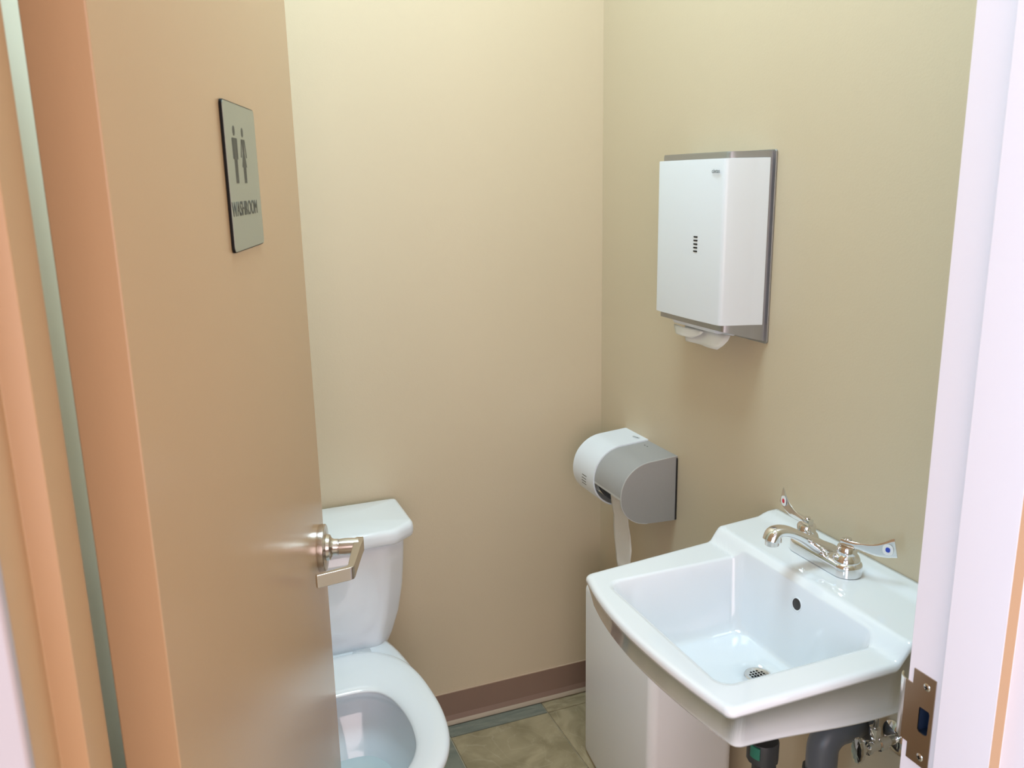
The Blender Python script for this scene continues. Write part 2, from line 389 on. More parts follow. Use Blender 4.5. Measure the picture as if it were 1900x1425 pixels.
# ================================================================== SINK
SY0, SY1 = -1.265, -.765
def front_x(y):
    t = (y+1.03)/.215
    return -.485+.019*t*t + (.012*max(0, t)**2 if t > 0 else 0)*.6
def left_y(x): return -.768+(x)*.115           # far side (towards the back wall)
def right_y(x): return -1.264
def sink_outline(ins, n_c=10, back=0.0, side=None):
    si = ins if side is None else side
    """closed outline, inset by ins, constant count"""
    pts = []
    xb = -.004-back
    def P(x, y): pts.append((x, y))
    yl0 = left_y(xb)-si
    # start rear-left, walk along far side to the front-left corner
    r = .014
    NS = 36
    fxl = front_x(-.82)+ins
    xe = fxl+r
    for i in range(NS): 
        x = xb+(xe-xb)*i/NS; P(x, left_y(x)-si)
    cyl = left_y(xe)-si
    for i in range(n_c):
        a = R(90*i/n_c); P(xe-r*math.sin(a), cyl-r+r*math.cos(a))
    ys = cyl-r; ye = SY0+si+r
    NF = 40
    for i in range(NF):
        y = ys+(ye-ys)*i/NF; P(front_x(y)+ins+(fxl-front_x(ys)-ins)*(1-i/NF)**6, y)
    xf = front_x(ye)+ins
    for i in range(n_c):
        a = R(90*i/n_c); P(xf+r-r*math.cos(a), ye-r*math.sin(a))
    xs = xf+r
    for i in range(NS):
        x = xs+(xb-xs)*i/NS; P(x, SY0+si)
    NB = 40
    for i in range(NB):
        t = i/NB; P(xb, SY0+si+(yl0-SY0-si)*t)
    return pts
def resample(poly, n, start=0):
    """even-by-angle correspondence handled by caller"""
    L = [0]; m_ = len(poly)
    for i in range(m_):
        a, b = poly[i], poly[(i+1) % m_]; L.append(L[-1]+math.hypot(a[0]-b[0], a[1]-b[1]))
    out = []; j = 0
    for k in range(n):
        d = L[-1]*k/n
        while L[j+1] < d: j += 1
        a, b = poly[j], poly[(j+1) % m_]; t = (d-L[j])/max(1e-9, L[j+1]-L[j])
        out.append((a[0]+(b[0]-a[0])*t, a[1]+(b[1]-a[1])*t))
    return out
def ray_poly(poly, c, ang):
    d = (math.cos(ang), math.sin(ang)); best = None; n = len(poly)
    for i in range(n):
        a, b = poly[i], poly[(i+1) % n]
        ex, ey = b[0]-a[0], b[1]-a[1]; det = d[0]*(-ey)+ex*d[1]
        if abs(det) < 1e-12: continue
        rx, ry = a[0]-c[0], a[1]-c[1]
        t = (rx*(-ey)+ex*ry)/det; s = (d[0]*ry-d[1]*rx)/det
        if t > 0 and -1e-6 <= s <= 1+1e-6 and (best is None or t > best): best = t
    return (c[0]+d[0]*best, c[1]+d[1]*best)
ZR, ZD = .833, .860
def deck(x, y=None):
    z = ZR+(ZD-ZR)*sm(-.176, -.146, x)
    z += .006*sm(-.050, -.026, x)
    return z
BC = (-.285, -1.035)     # basin centre for the angular correspondence
def basin_loop(x0, x1, y0, y1, r, bow=0):
    q = rrect(x0, x1, y0, y1, r, 10)
    return [(x-(bow*(1-((y-(y0+y1)/2)/((y1-y0)/2))**2) if x < (x0+x1)/2 else 0), y) for x, y in q]
def build_sink():
    s = empty('wall_sink', (0, -1.015, .70), 'white rectangular ceramic sink mounted on the right wall', 'sink')
    O = Vector((0, -1.015, .70))
    angs = []
    base = sink_outline(.008)
    # angle list: the outline's own vertex directions keeps corners crisp, plus basin corners
    angs = [math.atan2(y-BC[1], x-BC[0]) for x, y in base]
    op = basin_loop(-.437, -.160, -1.212, -.868, .022, .010)
    angs += [math.atan2(y-BC[1], x-BC[0]) for x, y in op]
    angs += [2*math.pi*i/240-math.pi for i in range(240)]
    angs = sorted(set(round(a, 4) for a in angs))
    ded = [angs[0]]
    for a in angs[1:]:
        if a-ded[-1] > .0035: ded.append(a)
    angs = ded
    def cast(poly): return [ray_poly(poly, BC, a) for a in angs]
    loops = []
    # underside/apron, from the bottom up
    def apron_z(x): return .768-.022*sm(-.45, -.18, x)
    und = cast(basin_loop(-.335, -.12, -1.14, -.93, .05))
    loops.append([(x, y, .693) for x, y in und])
    und = cast(basin_loop(-.385, -.04, -1.20, -.87, .05))
    loops.append([(x, y, .732) for x, y in und])
    o22 = cast(sink_outline(.038, back=-.003))
    loops.append([(x, y, apron_z(x)-.001) for x, y in o22])
    for ins, si, dz in ((.0235, .012, -.0020), (.0175, .0060, -.0005), (.0150, .0035, .004)):
        o_ = cast(sink_outline(ins, back=-.003, side=si)); loops.append([(x, y, apron_z(x)+dz) for x, y in o_])
    top = [(.0005, -.014), (.0, -.0085), (.0009, -.0045), (.0030, -.0018), (.0062, -.0003), (.0105, 0)]
    o1 = cast(sink_outline(.001, back=-.003))
    loops.append([(x, y, deck(x)-.012) for x, y in o1])
    for ins, dz in top:
        o_ = cast(sink_outline(ins, back=-.003)); loops.append([(x, y, deck(x)+dz) for x, y in o_])
    rim_out = cast(sink_outline(.0105, back=-.003))
    # basin opening
    rim_in = cast(basin_loop(-.437-.004, -.160+.002, -1.212-.004, -.868+.004, .024, .010))
    M = 26
    for k in range(1, M+1):
        t = k/M
        loops.append([(a[0]+(b[0]-a[0])*t, a[1]+(b[1]-a[1])*t, deck(a[0]+(b[0]-a[0])*t)) for a, b in zip(rim_out, rim_in)])
    # inside profile : (t towards floor outline, z)
    lo = cast(basin_loop(-.437, -.160, -1.212, -.868, .022, .010))
    fl_ = cast(basin_loop(-.345, -.188, -1.150, -.922, .030, .004))
    dr = (-.238, -1.038)
    prof = [(.018, -.0012), (.036, -.004), (.062, -.0095), (.11, -.021), (.22, -.045), (.36, -.073), (.50, -.094), (.64, -.110), (.76, -.1195), (.87, -.1245), (1.0, -.1255)]
    zt = [deck(x)+0 for x, y in rim_in]
    for t, dz in prof:
        L = []
        for (a, b, z0) in zip(lo, fl_, zt):
            zz_ = z0+dz*(1 if dz > -.02 else 1)
            q = min(1, max(0, -dz/.1255)); zz_ = z0*(1-q)+ZR*q+dz
            L.append((a[0]+(b[0]-a[0])*t, a[1]+(b[1]-a[1])*t, zz_))
        loops.append(L)
    zf = ZR-.1255
    for t, dz in ((.25, -.0008), (.5, -.0024), (.75, -.0052)):
        L = []
        for i, b in enumerate(fl_):
            a = angs[i]; q = (dr[0]+.0235*math.cos(a), dr[1]+.0235*math.sin(a))
            L.append((b[0]+(q[0]-b[0])*t, b[1]+(q[1]-b[1])*t, zf+dz))
        loops.append(L)
    for r_, dz in ((.0235, -.0075), (.022, -.011), (.021, -.020)):
        loops.append([(dr[0]+r_*math.cos(a), dr[1]+r_*math.sin(a), zf+dz) for a in angs])
    loops = [[(x, y+1.015, z-.70) for x, y, z in L] for L in loops]
    body = loft('basin', loops, PORC, s, False, True)
    # drain strainer
    d = empty('x', (0, 0, 0), '', ''); bpy.data.objects.remove(d)
    zs = zf-.0075-.70
    dl = (dr[0], dr[1]+1.015, zs)
    b = bmesh.new()
    N = 48
    rings = []
    for r_, h in ((.0225, -.001), (.0225, .0008), (.0205, .0014), (.0185, .0002), (.0001, -.0008)):
        rings.append([b.verts.new((r_*math.cos(2*math.pi*i/N), r_*math.sin(2*math.pi*i/N), h)) for i in range(N)])
    for k in range(4):
        for i in range(N): b.faces.new((rings[k][i], rings[k][(i+1) % N], rings[k+1][(i+1) % N], rings[k+1][i]))
    me = bpy.data.meshes.new('drain'); b.to_mesh(me); b.free()
    st = link('drain', me, STEEL, s, True); st.location = dl; st['label'] = 'round metal drain grid'
    v, f = [], []
    for i in range(-2, 3):
        for j in range(-2, 3):
            if abs(i)+abs(j) > 3: continue
            k = len(v); c = (i*.0058, j*.0058)
            v += [(c[0]+.0021*math.cos(t*math.pi/4), c[1]+.0021*math.sin(t*math.pi/4), .0006) for t in range(8)]; f.append(tuple(range(k, k+8)))
            v += [(c[0]+.0021*math.cos(t*math.pi/4), c[1]+.0021*math.sin(t*math.pi/4), -.0009) for t in range(8)]; f += [(k+q, k+(q+1) % 8, k+8+(q+1) % 8, k+8+q) for q in range(8)]
    hh = link('drain_holes', mesh('drain_holes', v, f), BLACK, st); hh.location = (0, 0, -.0004)
    # overflow: oval hole ring on the rear basin wall
    return s, body
sink, sink_body = build_sink()
def place_overflow():
    # find basin wall point on the line from above: rear wall, y = -1.040
    bpy.context.view_layer.update()
    o = sink_body
    org = Vector((-.30, -1.036, .815))-sink.location; 
    ok, loc, nor, idx = o.ray_cast(org, Vector((1, 0, 0)))
    print('overflow', ok, loc, nor)
    if nor.x > 0: nor = -nor
    q = Vector((0, 0, 1)).rotation_difference(nor)
    N = 32
    def ring(r, h): return [loc+q @ Vector((r*math.cos(2*math.pi*i/N), r*math.sin(2*math.pi*i/N), h)) for i in range(N)]
    ov = loft('overflow_rim', [ring(.0128, -.0005), ring(.0125, .0007), ring(.0115, .0011), ring(.0105, .0006), ring(.0100, .0002)], PORC, sink, False, False)
    hole = loft('overflow_hole', [ring(.0101, .00025), ring(.0100, .0003), ring(.0001, .0003)], mat('overflow_dark', (.035, .03, .028), .5), sink, False, False)
place_overflow()

# ------------------------------------------------------------------ faucet
def build_faucet():
    fz = .8610
    f = empty('faucet', (-.074, -.996, fz), 'chrome two-handle faucet with a low curved spout on the sink ledge', 'faucet')
    # local frame: x depth (to wall +), y along wall, origin at base centre
    def slab(x0, x1, y0, y1, r): return rrect(x0, x1, y0, y1, r, 10)
    hw, hl = .0255, .078
    L = []
    for (i, z) in ((0, 0), (0, .016), (.001, .0195), (.0035, .0225), (.008, .0242), (.013, .0250)):
        L.append([(x, y, z) for x, y in rrect(-hw+i, hw-i, -hl+i, hl-i, hw-i-.0002, 10)])
    loft('faucet_base', L, CHROME, f).modifiers.new('e', 'EDGE_SPLIT').split_angle = R(60)
    # spout: oval section path
    pts = catmull([(.012, 0, .014), (-.006, 0, .024), (-.030, 0, .038), (-.058, 0, .056), (-.084, 0, .0695), (-.103, 0, .0740), (-.1135, 0, .0705), (-.1165, 0, .0595)], 6)
    n = len(pts); loops = []
    for i, p in enumerate(pts):
        t = (pts[min(i+1, n-1)]-pts[max(i-1, 0)]).normalized(); side = Vector((0, 1, 0)); up = t.cross(side)
        s = i/(n-1)
        wy = .0200-.0055*sm(0, .5, s)+.0010*sm(.7, 1, s); wz = .0150-.006*sm(0, .5, s)+.0055*sm(.72, 1, s)
        loops.append([p+side*wy*math.copysign(abs(math.cos(a))**.8, math.cos(a))+up*wz*math.copysign(abs(math.sin(a))**.8, math.sin(a)) for a in [2*math.pi*k/32 for k in range(32)]])
    loft('spout', loops, CHROME, f)
    lathe('aerator', [(.0118, 0), (.0118, -.008), (.0105, -.009), (.0095, -.009), (.0095, -.005), (.0001, -.005)], STEEL, f, 32, (-.1165, 0, .0595))
    for sy, ang, mk, nm in ((1, 90, RED, 'hot'), (-1, -72, BLUE, 'cold')):
        cy = sy*.0508
        h = lathe('handle_hub', [(.0225, .022), (.0225, .026), (.0200, .032), (.0165, .036), (.0165, .048), (.0150, .050), (.0001, .050)], CHROME, f, 40, (0, cy, 0))
        # blade handle: wing shape seen from the side, swept in plan
        e = Vector((math.cos(R(ang)), math.sin(R(ang)), 0))
        nrm = Vector((-e.y, e.x, 0))
        tipz = .078 if nm == 'hot' else .069
        P = [(-.0105, 0, .012, .0110), (.0, 0, .012, .0125), (.011, 0, .012, .0095), (.022, .0, .0125, .0052), (.036, .02, .0165, .0036), (.050, .16, .0215, .0030), (.064, .48, .0270, .0028), (.0735, .82, .0305, .0028), (.0795, 1.0, .0315, .0028)]
        def zc_(d):
            for q in range(len(P)-1):
                if P[q][0] <= d <= P[q+1][0]:
                    t_ = (d-P[q][0])/(P[q+1][0]-P[q][0]); return .055+(tipz-.055)*(P[q][1]+(P[q+1][1]-P[q][1])*t_)
        loops = []
        for (d, zf_, ht, th) in P:
            c = e*d+Vector((0, cy, .055+(tipz-.055)*zf_))
            curve = nrm*(.10*d*d/.09)*(-sy)
            sh = .004*max(0, (d-.05)/.03)
            loops.append([c+curve+nrm*(a*th)+Vector((0, 0, b_*ht*.5))-e*(b_*sh) for a, b_ in rr8()])
        hb = loft('handle_blade', loops, CHROME, f); hb.modifiers.new('e', 'EDGE_SPLIT').split_angle = R(40)
        lathe('handle_screw', [(.0065, 0), (.006, .0016), (.003, .0022), (.0001, .0023)], CHROME, hb, 24, (0, cy, .0615))
        # index mark at the tip, on the side that faces into the doorway
        d = .068; zt = zc_(d)
        sd = -1 if nrm.dot(Vector((-1, -1.0, 0))) < 0 else 1
        slope = 2*.10*d/.09*(-sy); tang = (e+nrm*slope).normalized(); nn = Vector((-tang.y, tang.x, 0))*sd
        c = e*d+Vector((0, cy, zt))+nrm*(.10*d*d/.09)*(-sy)+nn*.0031
        def disc(rx, rz, off, ma, nme, par):
            N = 28; c2 = c+nn*off
            pts_ = [c2+tang*rx*math.copysign(abs(math.cos(2*math.pi*k/N))**.8, math.cos(2*math.pi*k/N))+Vector((0, 0, 1))*rz*math.copysign(abs(math.sin(2*math.pi*k/N))**.8, math.sin(2*math.pi*k/N)) for k in range(N)]
            return loft(nme, [[q-nn*.0008 for q in pts_], pts_], ma, par, True, True, smooth=False)
        dk = disc(.0085, .0095, .0000, LABELW, 'index_mark', hb); dk['label'] = ('red' if nm == 'hot' else 'blue')+' temperature mark'
        disc(.0038, .0042, .0003, mk, 'index_dot', hb)
    return f
def rr8():
    out = []
    for k in range(20):
        a = 2*math.pi*k/20
        out.append((.5*math.copysign(abs(math.cos(a))**.5, math.cos(a))*2*.5*2*.5, math.copysign(abs(math.sin(a))**.35, math.sin(a))))
    return out
build_faucet()

# ------------------------------------------------------------------ plumbing under the sink
def arc3(c, r, a0, a1, n, y=0):   # arc in the x-z plane
    return [(c[0]+r*math.cos(R(a0+(a1-a0)*i/n)), y, c[1]+r*math.sin(R(a0+(a1-a0)*i/n))) for i in range(n+1)]
tp = empty('drain_trap', (-.24, -1.04, .30), 'dark grey plastic drain trap under the sink', 'pipe')
px_, py_ = -.221, -1.045
def T(p): return (p[0]+.24, p[1]+1.04, p[2]-.30)
lathe('tailpiece', [(.0255, .395), (.0255, .30)], mat('grey_tail', (.22, .22, .24), .4), tp, 32, (px_+.24, 0, -.01)).location = (0, 0, 0)
lathe('slip_nut', [(.024, 0), (.0275, .003), (.0275, .036), (.026, .041), (.022, .041)], PIPED, tp, 12, (px_+.24, 0, .232))
ga = [R(a) for a in range(175, 216, 8)]
gl = prism('nut_label', [(px_+.24+.0287*math.cos(a), -.005+.0287*math.sin(a)) for a in ga]+[(px_+.24+.0255*math.cos(a), -.005+.0255*math.sin(a)) for a in ga[::-1]], 2, .250, .272, PIPEG, tp); gl['label'] = 'green strip'
R1 = .064; xm = px_+R1*2
u = [(px_, 0, .55)]+[(px_, 0, .42)]+[(px_+R1-R1*math.cos(R(a)), 0, .40-R1*math.sin(R(a))) for a in range(0, 181, 12)]+[(xm, 0, .43), (xm, 0, .49)]
tube('trap_bend', [T((a, py_+0, c)) for a, b, c in u], .0205, PIPED, tp, 28)
lathe('union_nut', [(.0215, 0), (.0295, .003), (.0295, .026), (.0215, .029)], PIPED, tp, 12, (xm+.24, 0, .150))
re = .034
el = [(xm, 0, .470), (xm, 0, .50)]+[(xm+re-re*math.cos(R(a)), 0, .517+re*math.sin(R(a))) for a in range(0, 91, 9)]+[(-.04, 0, .551), (-.0, 0, .551)]
tube('trap_elbow', [T((a, py_, c)) for a, b, c in el], [.0275]*13+[.0275, .0215], PIPE, tp, 32)
lathe('pipe_collar', [(.0225, 0), (.0265, .001), (.0265, .020), (.0225, .022)], PIPE, tp, 32, (.165, 0, .251), (1, 0, 0))
lathe('wall_escutcheon', [(.036, 0), (.036, .003), (.028, .010), (.0225, .012)], PIPED, tp, 40, (.24, 0, .251), (-1, 0, 0))

sv = empty('supply_valve', (0, -1.120, .565), 'chrome angle stop valve with oval handle on the wall under the sink', 'valve')
lathe('escutcheon', [(.031, 0), (.031, .002), (.022, .008), (.012, .010)], CHROME, sv, 40, (0, 0, 0), (-1, 0, 0))
lathe('valve_body', [(.0085, 0), (.0085, .030), (.0125, .031), (.0125, .042), (.0095, .043), (.0095, .062), (.0125, .063), (.0125, .068), (.0070, .070), (.0055, .084)], CHROME, sv, 32, (0, 0, 0), (-1, 0, 0))
lathe('outlet_nut', [(.0070, .004), (.0070, .022), (.0100, .023), (.0100, .036), (.0070, .038)], CHROME, sv, 6, (-.052, 0, 0), (0, 0, 1))
tube('supply_tube', [(-.052, 0, .03), (-.052, 0, .10), (-.050, .03, .16), (-.055, .07, .215), (-.072, .077, .28)], .0048, STEEL, sv, 12)
# oval handle wheel with a fluted edge
N = 48; lp = []
for (sc_, h) in ((.55, .080), (.95, .080), (1.0, .082), (1.0, .088), (.93, .090), (.3, .091)):
    lp.append([(-h, .0125*sc_*(1+.05*(k % 4 < 2))*math.cos(2*math.pi*k/N), .0230*sc_*(1+.05*(k % 4 < 2))*math.sin(2*math.pi*k/N)) for k in range(N)])
hw_ = loft('valve_handle', lp, CHROME, sv); hw_.modifiers.new('e', 'EDGE_SPLIT').split_angle = R(40)

# ================================================================== TOILET
TX = -.830
def build_toilet():
    t = empty('toilet', (TX, -.45, 0), 'white two-piece toilet with open seat ring against the back wall', 'toilet')
    def L(pts, z): return [(x, y+.45, z) for x, y in pts]
    # tank: chamfered rectangle loops (x half-width w, rear y -.018, front yf)
    def tl_(w_, yf, z, ch=.05, yr=-.022, r=.012):
        base = [(w_, yr), (w_, yf+ch*.75), (w_-ch, yf), (-(w_-ch), yf), (-w_, yf+ch*.75), (-w_, yr)]
        out = []
        n = len(base)
        for i in range(n):
            a, b, c = Vector(base[i-1]), Vector(base[i]), Vector(base[(i+1) % n])
            k1 = r*(1.15 if 0 < i < 5 else 1)
            p = b+(a-b).normalized()*k1; q = b+(c-b).normalized()*k1
            for k in range(7):
                s_ = k/6; out.append(tuple((1-s_)**2*p+2*s_*(1-s_)*b+s_*s_*q))
        return L(out, z)
    def tsc(fx, y0, y1, z, r=.012, ch=.055, W0=.222, YF=-.2325, YR=-.015):
        # scaled copy of one chamfered outline, so that successive loops never fold
        return [(x*fx, (y-.45-YR)/(YF-YR)*(y1-y0)+y0+.45, z) for x, y, z in tl_(W0, YF, z, ch, YR, r)]
    loft('tank', [tsc(.46, -.05, -.150, .362), tsc(.56, -.035, -.178, .365), tsc(.645, -.028, -.186, .380), tsc(.735, -.024, -.191, .425), tsc(.815, -.022, -.195, .48), tsc(.868, -.022, -.200, .55), tsc(.893, -.022, -.204, .62), tsc(.905, -.022, -.207, .69)], PORC, t)
    lid = [tsc(.90, -.022, -.206, .684), tsc(.965, -.019, -.2235, .6841), tsc(.988, -.017, -.2292, .6855), tsc(.996, -.016, -.2313, .690), tsc(1.0, -.015, -.2325, .698), tsc(.998, -.0155, -.2320, .708),
           tsc(.993, -.0165, -.2305, .7140), tsc(.983, -.018, -.2277, .7180), tsc(.967, -.021, -.2240, .7205), tsc(.948, -.025, -.2195, .7216), tsc(.5, -.08, -.16, .7236), tsc(.02, -.12, -.125, .7240)]
    loft('tank_lid', lid, PORC, t)
    # trip lever on the far front corner
    lathe('flush_handle', [(.012, 0), (.012, .006), (.007, .008), (.007, .014)], CHROME, t, 24, (-.145, .45-.200, .63), (0, -1, 0))
    tube('flush_handle', [(-.145, .45-.215, .63), (-.12, .45-.220, .627), (-.085, .45-.220, .622)], [.006, .005, .0065], CHROME, t, 14)
    # bowl: outer loops from the foot to the rim, then inside
    def egg(w_, yb, yf, z, n=64, sq=.0):
        out = []; yc = yb+(yf-yb)*.52
        for k in range(n):
            a = 2*math.pi*k/n; c, s = math.cos(a), math.sin(a)
            y = yc+(s*(yb-yc) if s > 0 else -s*(yf-yc))
            e_ = .72 if s > 0 else .95
            out.append((w_*math.copysign(abs(c)**e_, c), y+.45, z))
        return out
    B = [egg(.105, -.10, -.60, 0), egg(.105, -.10, -.60, .015), egg(.090, -.11, -.575, .06), egg(.085, -.10, -.56, .15), egg(.105, -.07, -.60, .24), egg(.150, -.045, -.68, .33), egg(.172, -.035, -.722, .375), egg(.176, -.035, -.728, .392), egg(.173, -.038, -.725, .402), egg(.165, -.05, -.717, .406),
         egg(.130, -.345, -.690, .405), egg(.1215, -.350, -.680, .399), egg(.119, -.352, -.676, .385), egg(.132, -.330, -.690, .372), egg(.130, -.330, -.690, .36), egg(.114, -.35, -.66, .32), egg(.090, -.385, -.615, .275), egg(.068, -.41, -.57, .235), egg(.05, -.43, -.54, .20)]
    loft('bowl', B, PORC, t)
    # rear shelf under the tank joins the bowl
    loft('tank_shelf', [tl_(.110, -.25, .30, .05, -.06), tl_(.135, -.26, .375, .05, -.045), tl_(.14, -.26, .398, .05, -.04), tl_(.13, -.25, .4035, .05, -.05)], PORC, t)
    wv = egg(.097, -.375, -.628, .262)
    link('water', mesh('water', wv, [tuple(range(len(wv)))]), WATER, t)
    # seat ring
    oh = [(.0, -.228), (.055, -.229), (.100, -.243), (.142, -.288), (.168, -.360), (.179, -.455), (.179, -.545), (.164, -.630), (.128, -.700), (.07, -.742), (0, -.755)]
    ih = [(.0, -.382), (.035, -.384), (.066, -.397), (.086, -.425), (.097, -.460), (.104, -.505), (.105, -.555), (.097, -.610), (.076, -.655), (.045, -.686), (0, -.697)]
    def half(h):
        c = catmull([(-h[1][0], h[1][1])]+h+[(-h[-2][0], h[-2][1])], 7)[7:-7]
        full = [(p.x, p.y) for p in c]; full += [(-x, y) for x, y in full[::-1][1:-1]]
        return full
    of, inf = half(oh), half(ih)
    n = min(len(of), len(inf)); of, inf = of[:n], inf[:n]
    def ring(t_, z):     # t_=0 outer ..1 inner
        return [(a[0]+(b[0]-a[0])*t_, a[1]+(b[1]-a[1])*t_+.45, z) for a, b in zip(of, inf)]
    zb, zt = .4095, .4300
    S = [ring(.06, zb), ring(.01, zb+.003), ring(-.0, zb+.009), ring(.02, zt-.006), ring(.07, zt-.002), ring(.16, zt), ring(.32, zt+.0008), ring(.55, zt-.0008), ring(.75, zt-.004), ring(.90, zt-.0085), ring(.975, zt-.0125), ring(1.0, zb+.004), ring(.96, zb)]
    S.append(S[0])
    loft('seat', S, SEAT, t, False, False)
    for sx in (-1, 1):
        lathe('seat_bumper', [(.007, 0), (.007, .005)], SEAT, t, 16, (sx*.135, .45-.56, .4045))
        loft('seat_hinge', [[(x+sx*.07, y+.45, z) for x, y in rrect(-.022, .022, -.238, -.205, .007)] for z in (.404, .414, .416)], SEAT, t)
    return t
build_toilet()

# ================================================================== WASTE BIN
def build_bin():
    a = R(-7)
    b = empty('waste_bin', (-.178, -.250, 0), 'tall white rectangular waste bin beneath the far side of the sink', 'bin', rz=a)
    D, WW = .435, .205
    lp = []
    for z, i in ((.004, .008), (.010, .002), (.02, 0), (.25, 0), (.488, 0), (.496, .002), (.501, .006), (.503, .012)):
        lp.append([(x, y, z) for x, y in rrect(i, WW-i, -D+i, -i, .022-i*.5, 8)])
    loft('bin_body', lp, BIN, b).modifiers.new('e', 'EDGE_SPLIT').split_angle = R(60)
    # recessed flap in the top
    prism('bin_flap', rrect(.025, WW-.025, -D+.06, -.06, .012), 2, .5025, .5045, WHITEPL, b, .0008)
build_bin()

# ================================================================== TOWEL DISPENSER
def build_towel():
    y0, y1 = -.712, -.418      # near, far
    t = empty('paper_towel_dispenser', (0, -.565, 1.20), 'white and grey paper towel dispenser mounted high on the right wall', 'dispenser')
    def L(pts, z): return [(x, y+.565, z-1.20) for x, y in pts]
    def prof(d, a0, a1, r=.032, tp_=.035):
        # plan section: wall near -> curved shoulder -> flat front -> far
        P = [(0, a0)]
        P += [(-.012, a0+.001)]
        c = catmull([(-.03, a0+.008), (-.055, a0+.015), (-.078, a0+.022), (-.090*d/.0925, a0+.028), (-d, a0+.040), (-d-.001, a0+.062)], 6)
        P += [(max(p.x, -d-.001), p.y) for p in c]
        n = 8
        for k in range(1, n): P.append((-d-.002*math.sin(math.pi*k/n)-.001, a0+.062+(a1-a0-.124)*k/n))
        P += [(x, a0+a1-y) for x, y in [q for q in P[:2+len(c)]][::-1]]
        return P
    plate = prism('back_plate', rrect(y0-.006+.565, y1+.006+.565, -.004, .372, .006), 0, -.0045, 0, STEELG, t, .0008)
    # inner housing: visible above and below the cover; bottom slopes down to the wall
    hs = prof(.088, y0+.003, y1-.003)
    def lowz(x): return 1.199+(-x)*.26
    b0 = [(x, y+.565, lowz(x)-1.20) for x, y in hs]
    loops = [b0, L(hs, 1.24), L(hs, 1.566), L([(x*.985, y) for x, y in hs], 1.5695)]
    loft('housing', loops, STEELG, t).modifiers.new('e', 'EDGE_SPLIT').split_angle = R(40)
    cv = [(x-.004 if x < -.01 else x-.013, y) for x, y in prof(.0925, y0-.001, y1+.001)]
    cl = [(1.2365, .97), (1.2350, 1.0), (1.2365, 1.003), (1.5545, 1.003), (1.5565, 1.0), (1.5568, .985)]
    loft('cover', [L([(x*s, -.565+(y+.565)*(1-(1-s)*.3)) for x, y in cv], z) for z, s in cl], WHITEPL, t).modifiers.new('e', 'EDGE_SPLIT').split_angle = R(35)
    # sight slots: five little recessed windows
    for k in range(5):
        z = 1.4050-k*.0072
        prism('sight_slot', rrect(-.606+.565, -.5925+.565, z-1.20-.0014, z-1.20+.0014, .0012, 3), 0, -.1003, -.0950, BLACK, t)
    mw = Matrix.Translation((-.1002, -.662+.565, 1.5335-1.20)) @ Matrix.Rotation(R(-90), 4, 'Z') @ Matrix.Rotation(R(90), 4, 'X')
    lg = text('logo', 'cintas', .0115, mat('logo_grey', (.20, .22, .23), .5), t, mw, 1.0, .0003)
    # towel throat and the towel hanging from it
    prism('throat', [(-.082, 1.221-1.2), (-.076, 1.212-1.2), (-.030, 1.203-1.2), (-.022, 1.206-1.2)], 1, -.08, .075, WHITEPL, t, .001)
    tw = empty('paper_towel', (-.055, -.60, 1.17), 'folded white paper towel hanging out of the dispenser', 'paper towel')
    def fold(name, ypts, xs, zs):
        v = []; f = []
        n = len(ypts)
        for x, z, sh in zip(xs, zs, range(len(xs))):
            for y in ypts[sh]: v.append((x+.0025*math.sin(y*70), y, z))
        m_ = len(ypts[0])
        for k in range(len(xs)-1):
            for i in range(m_-1): f.append((k*m_+i, k*m_+i+1, (k+1)*m_+i+1, (k+1)*m_+i))
        o = link(name, mesh(name, v, f), PAPERW, tw, True)
        s = o.modifiers.new('s', 'SOLIDIFY'); s.thickness = .0012
        return o
    def row(a, b, n=9): return [a+(b-a)*i/(n-1) for i in range(n)]
    fold('towel_fold', [row(-.072, .086), row(-.070, .084), row(-.060, .074), row(-.047, .064)], [-.006, -.010, -.014, -.017], [.040, .030, .018, .008])
    fold('towel_fold', [row(.000, .115), row(.006, .112), row(.02, .104), row(.035, .095)], [-.020, -.022, -.024, -.026], [.038, .032, .026, .020])
build_towel()

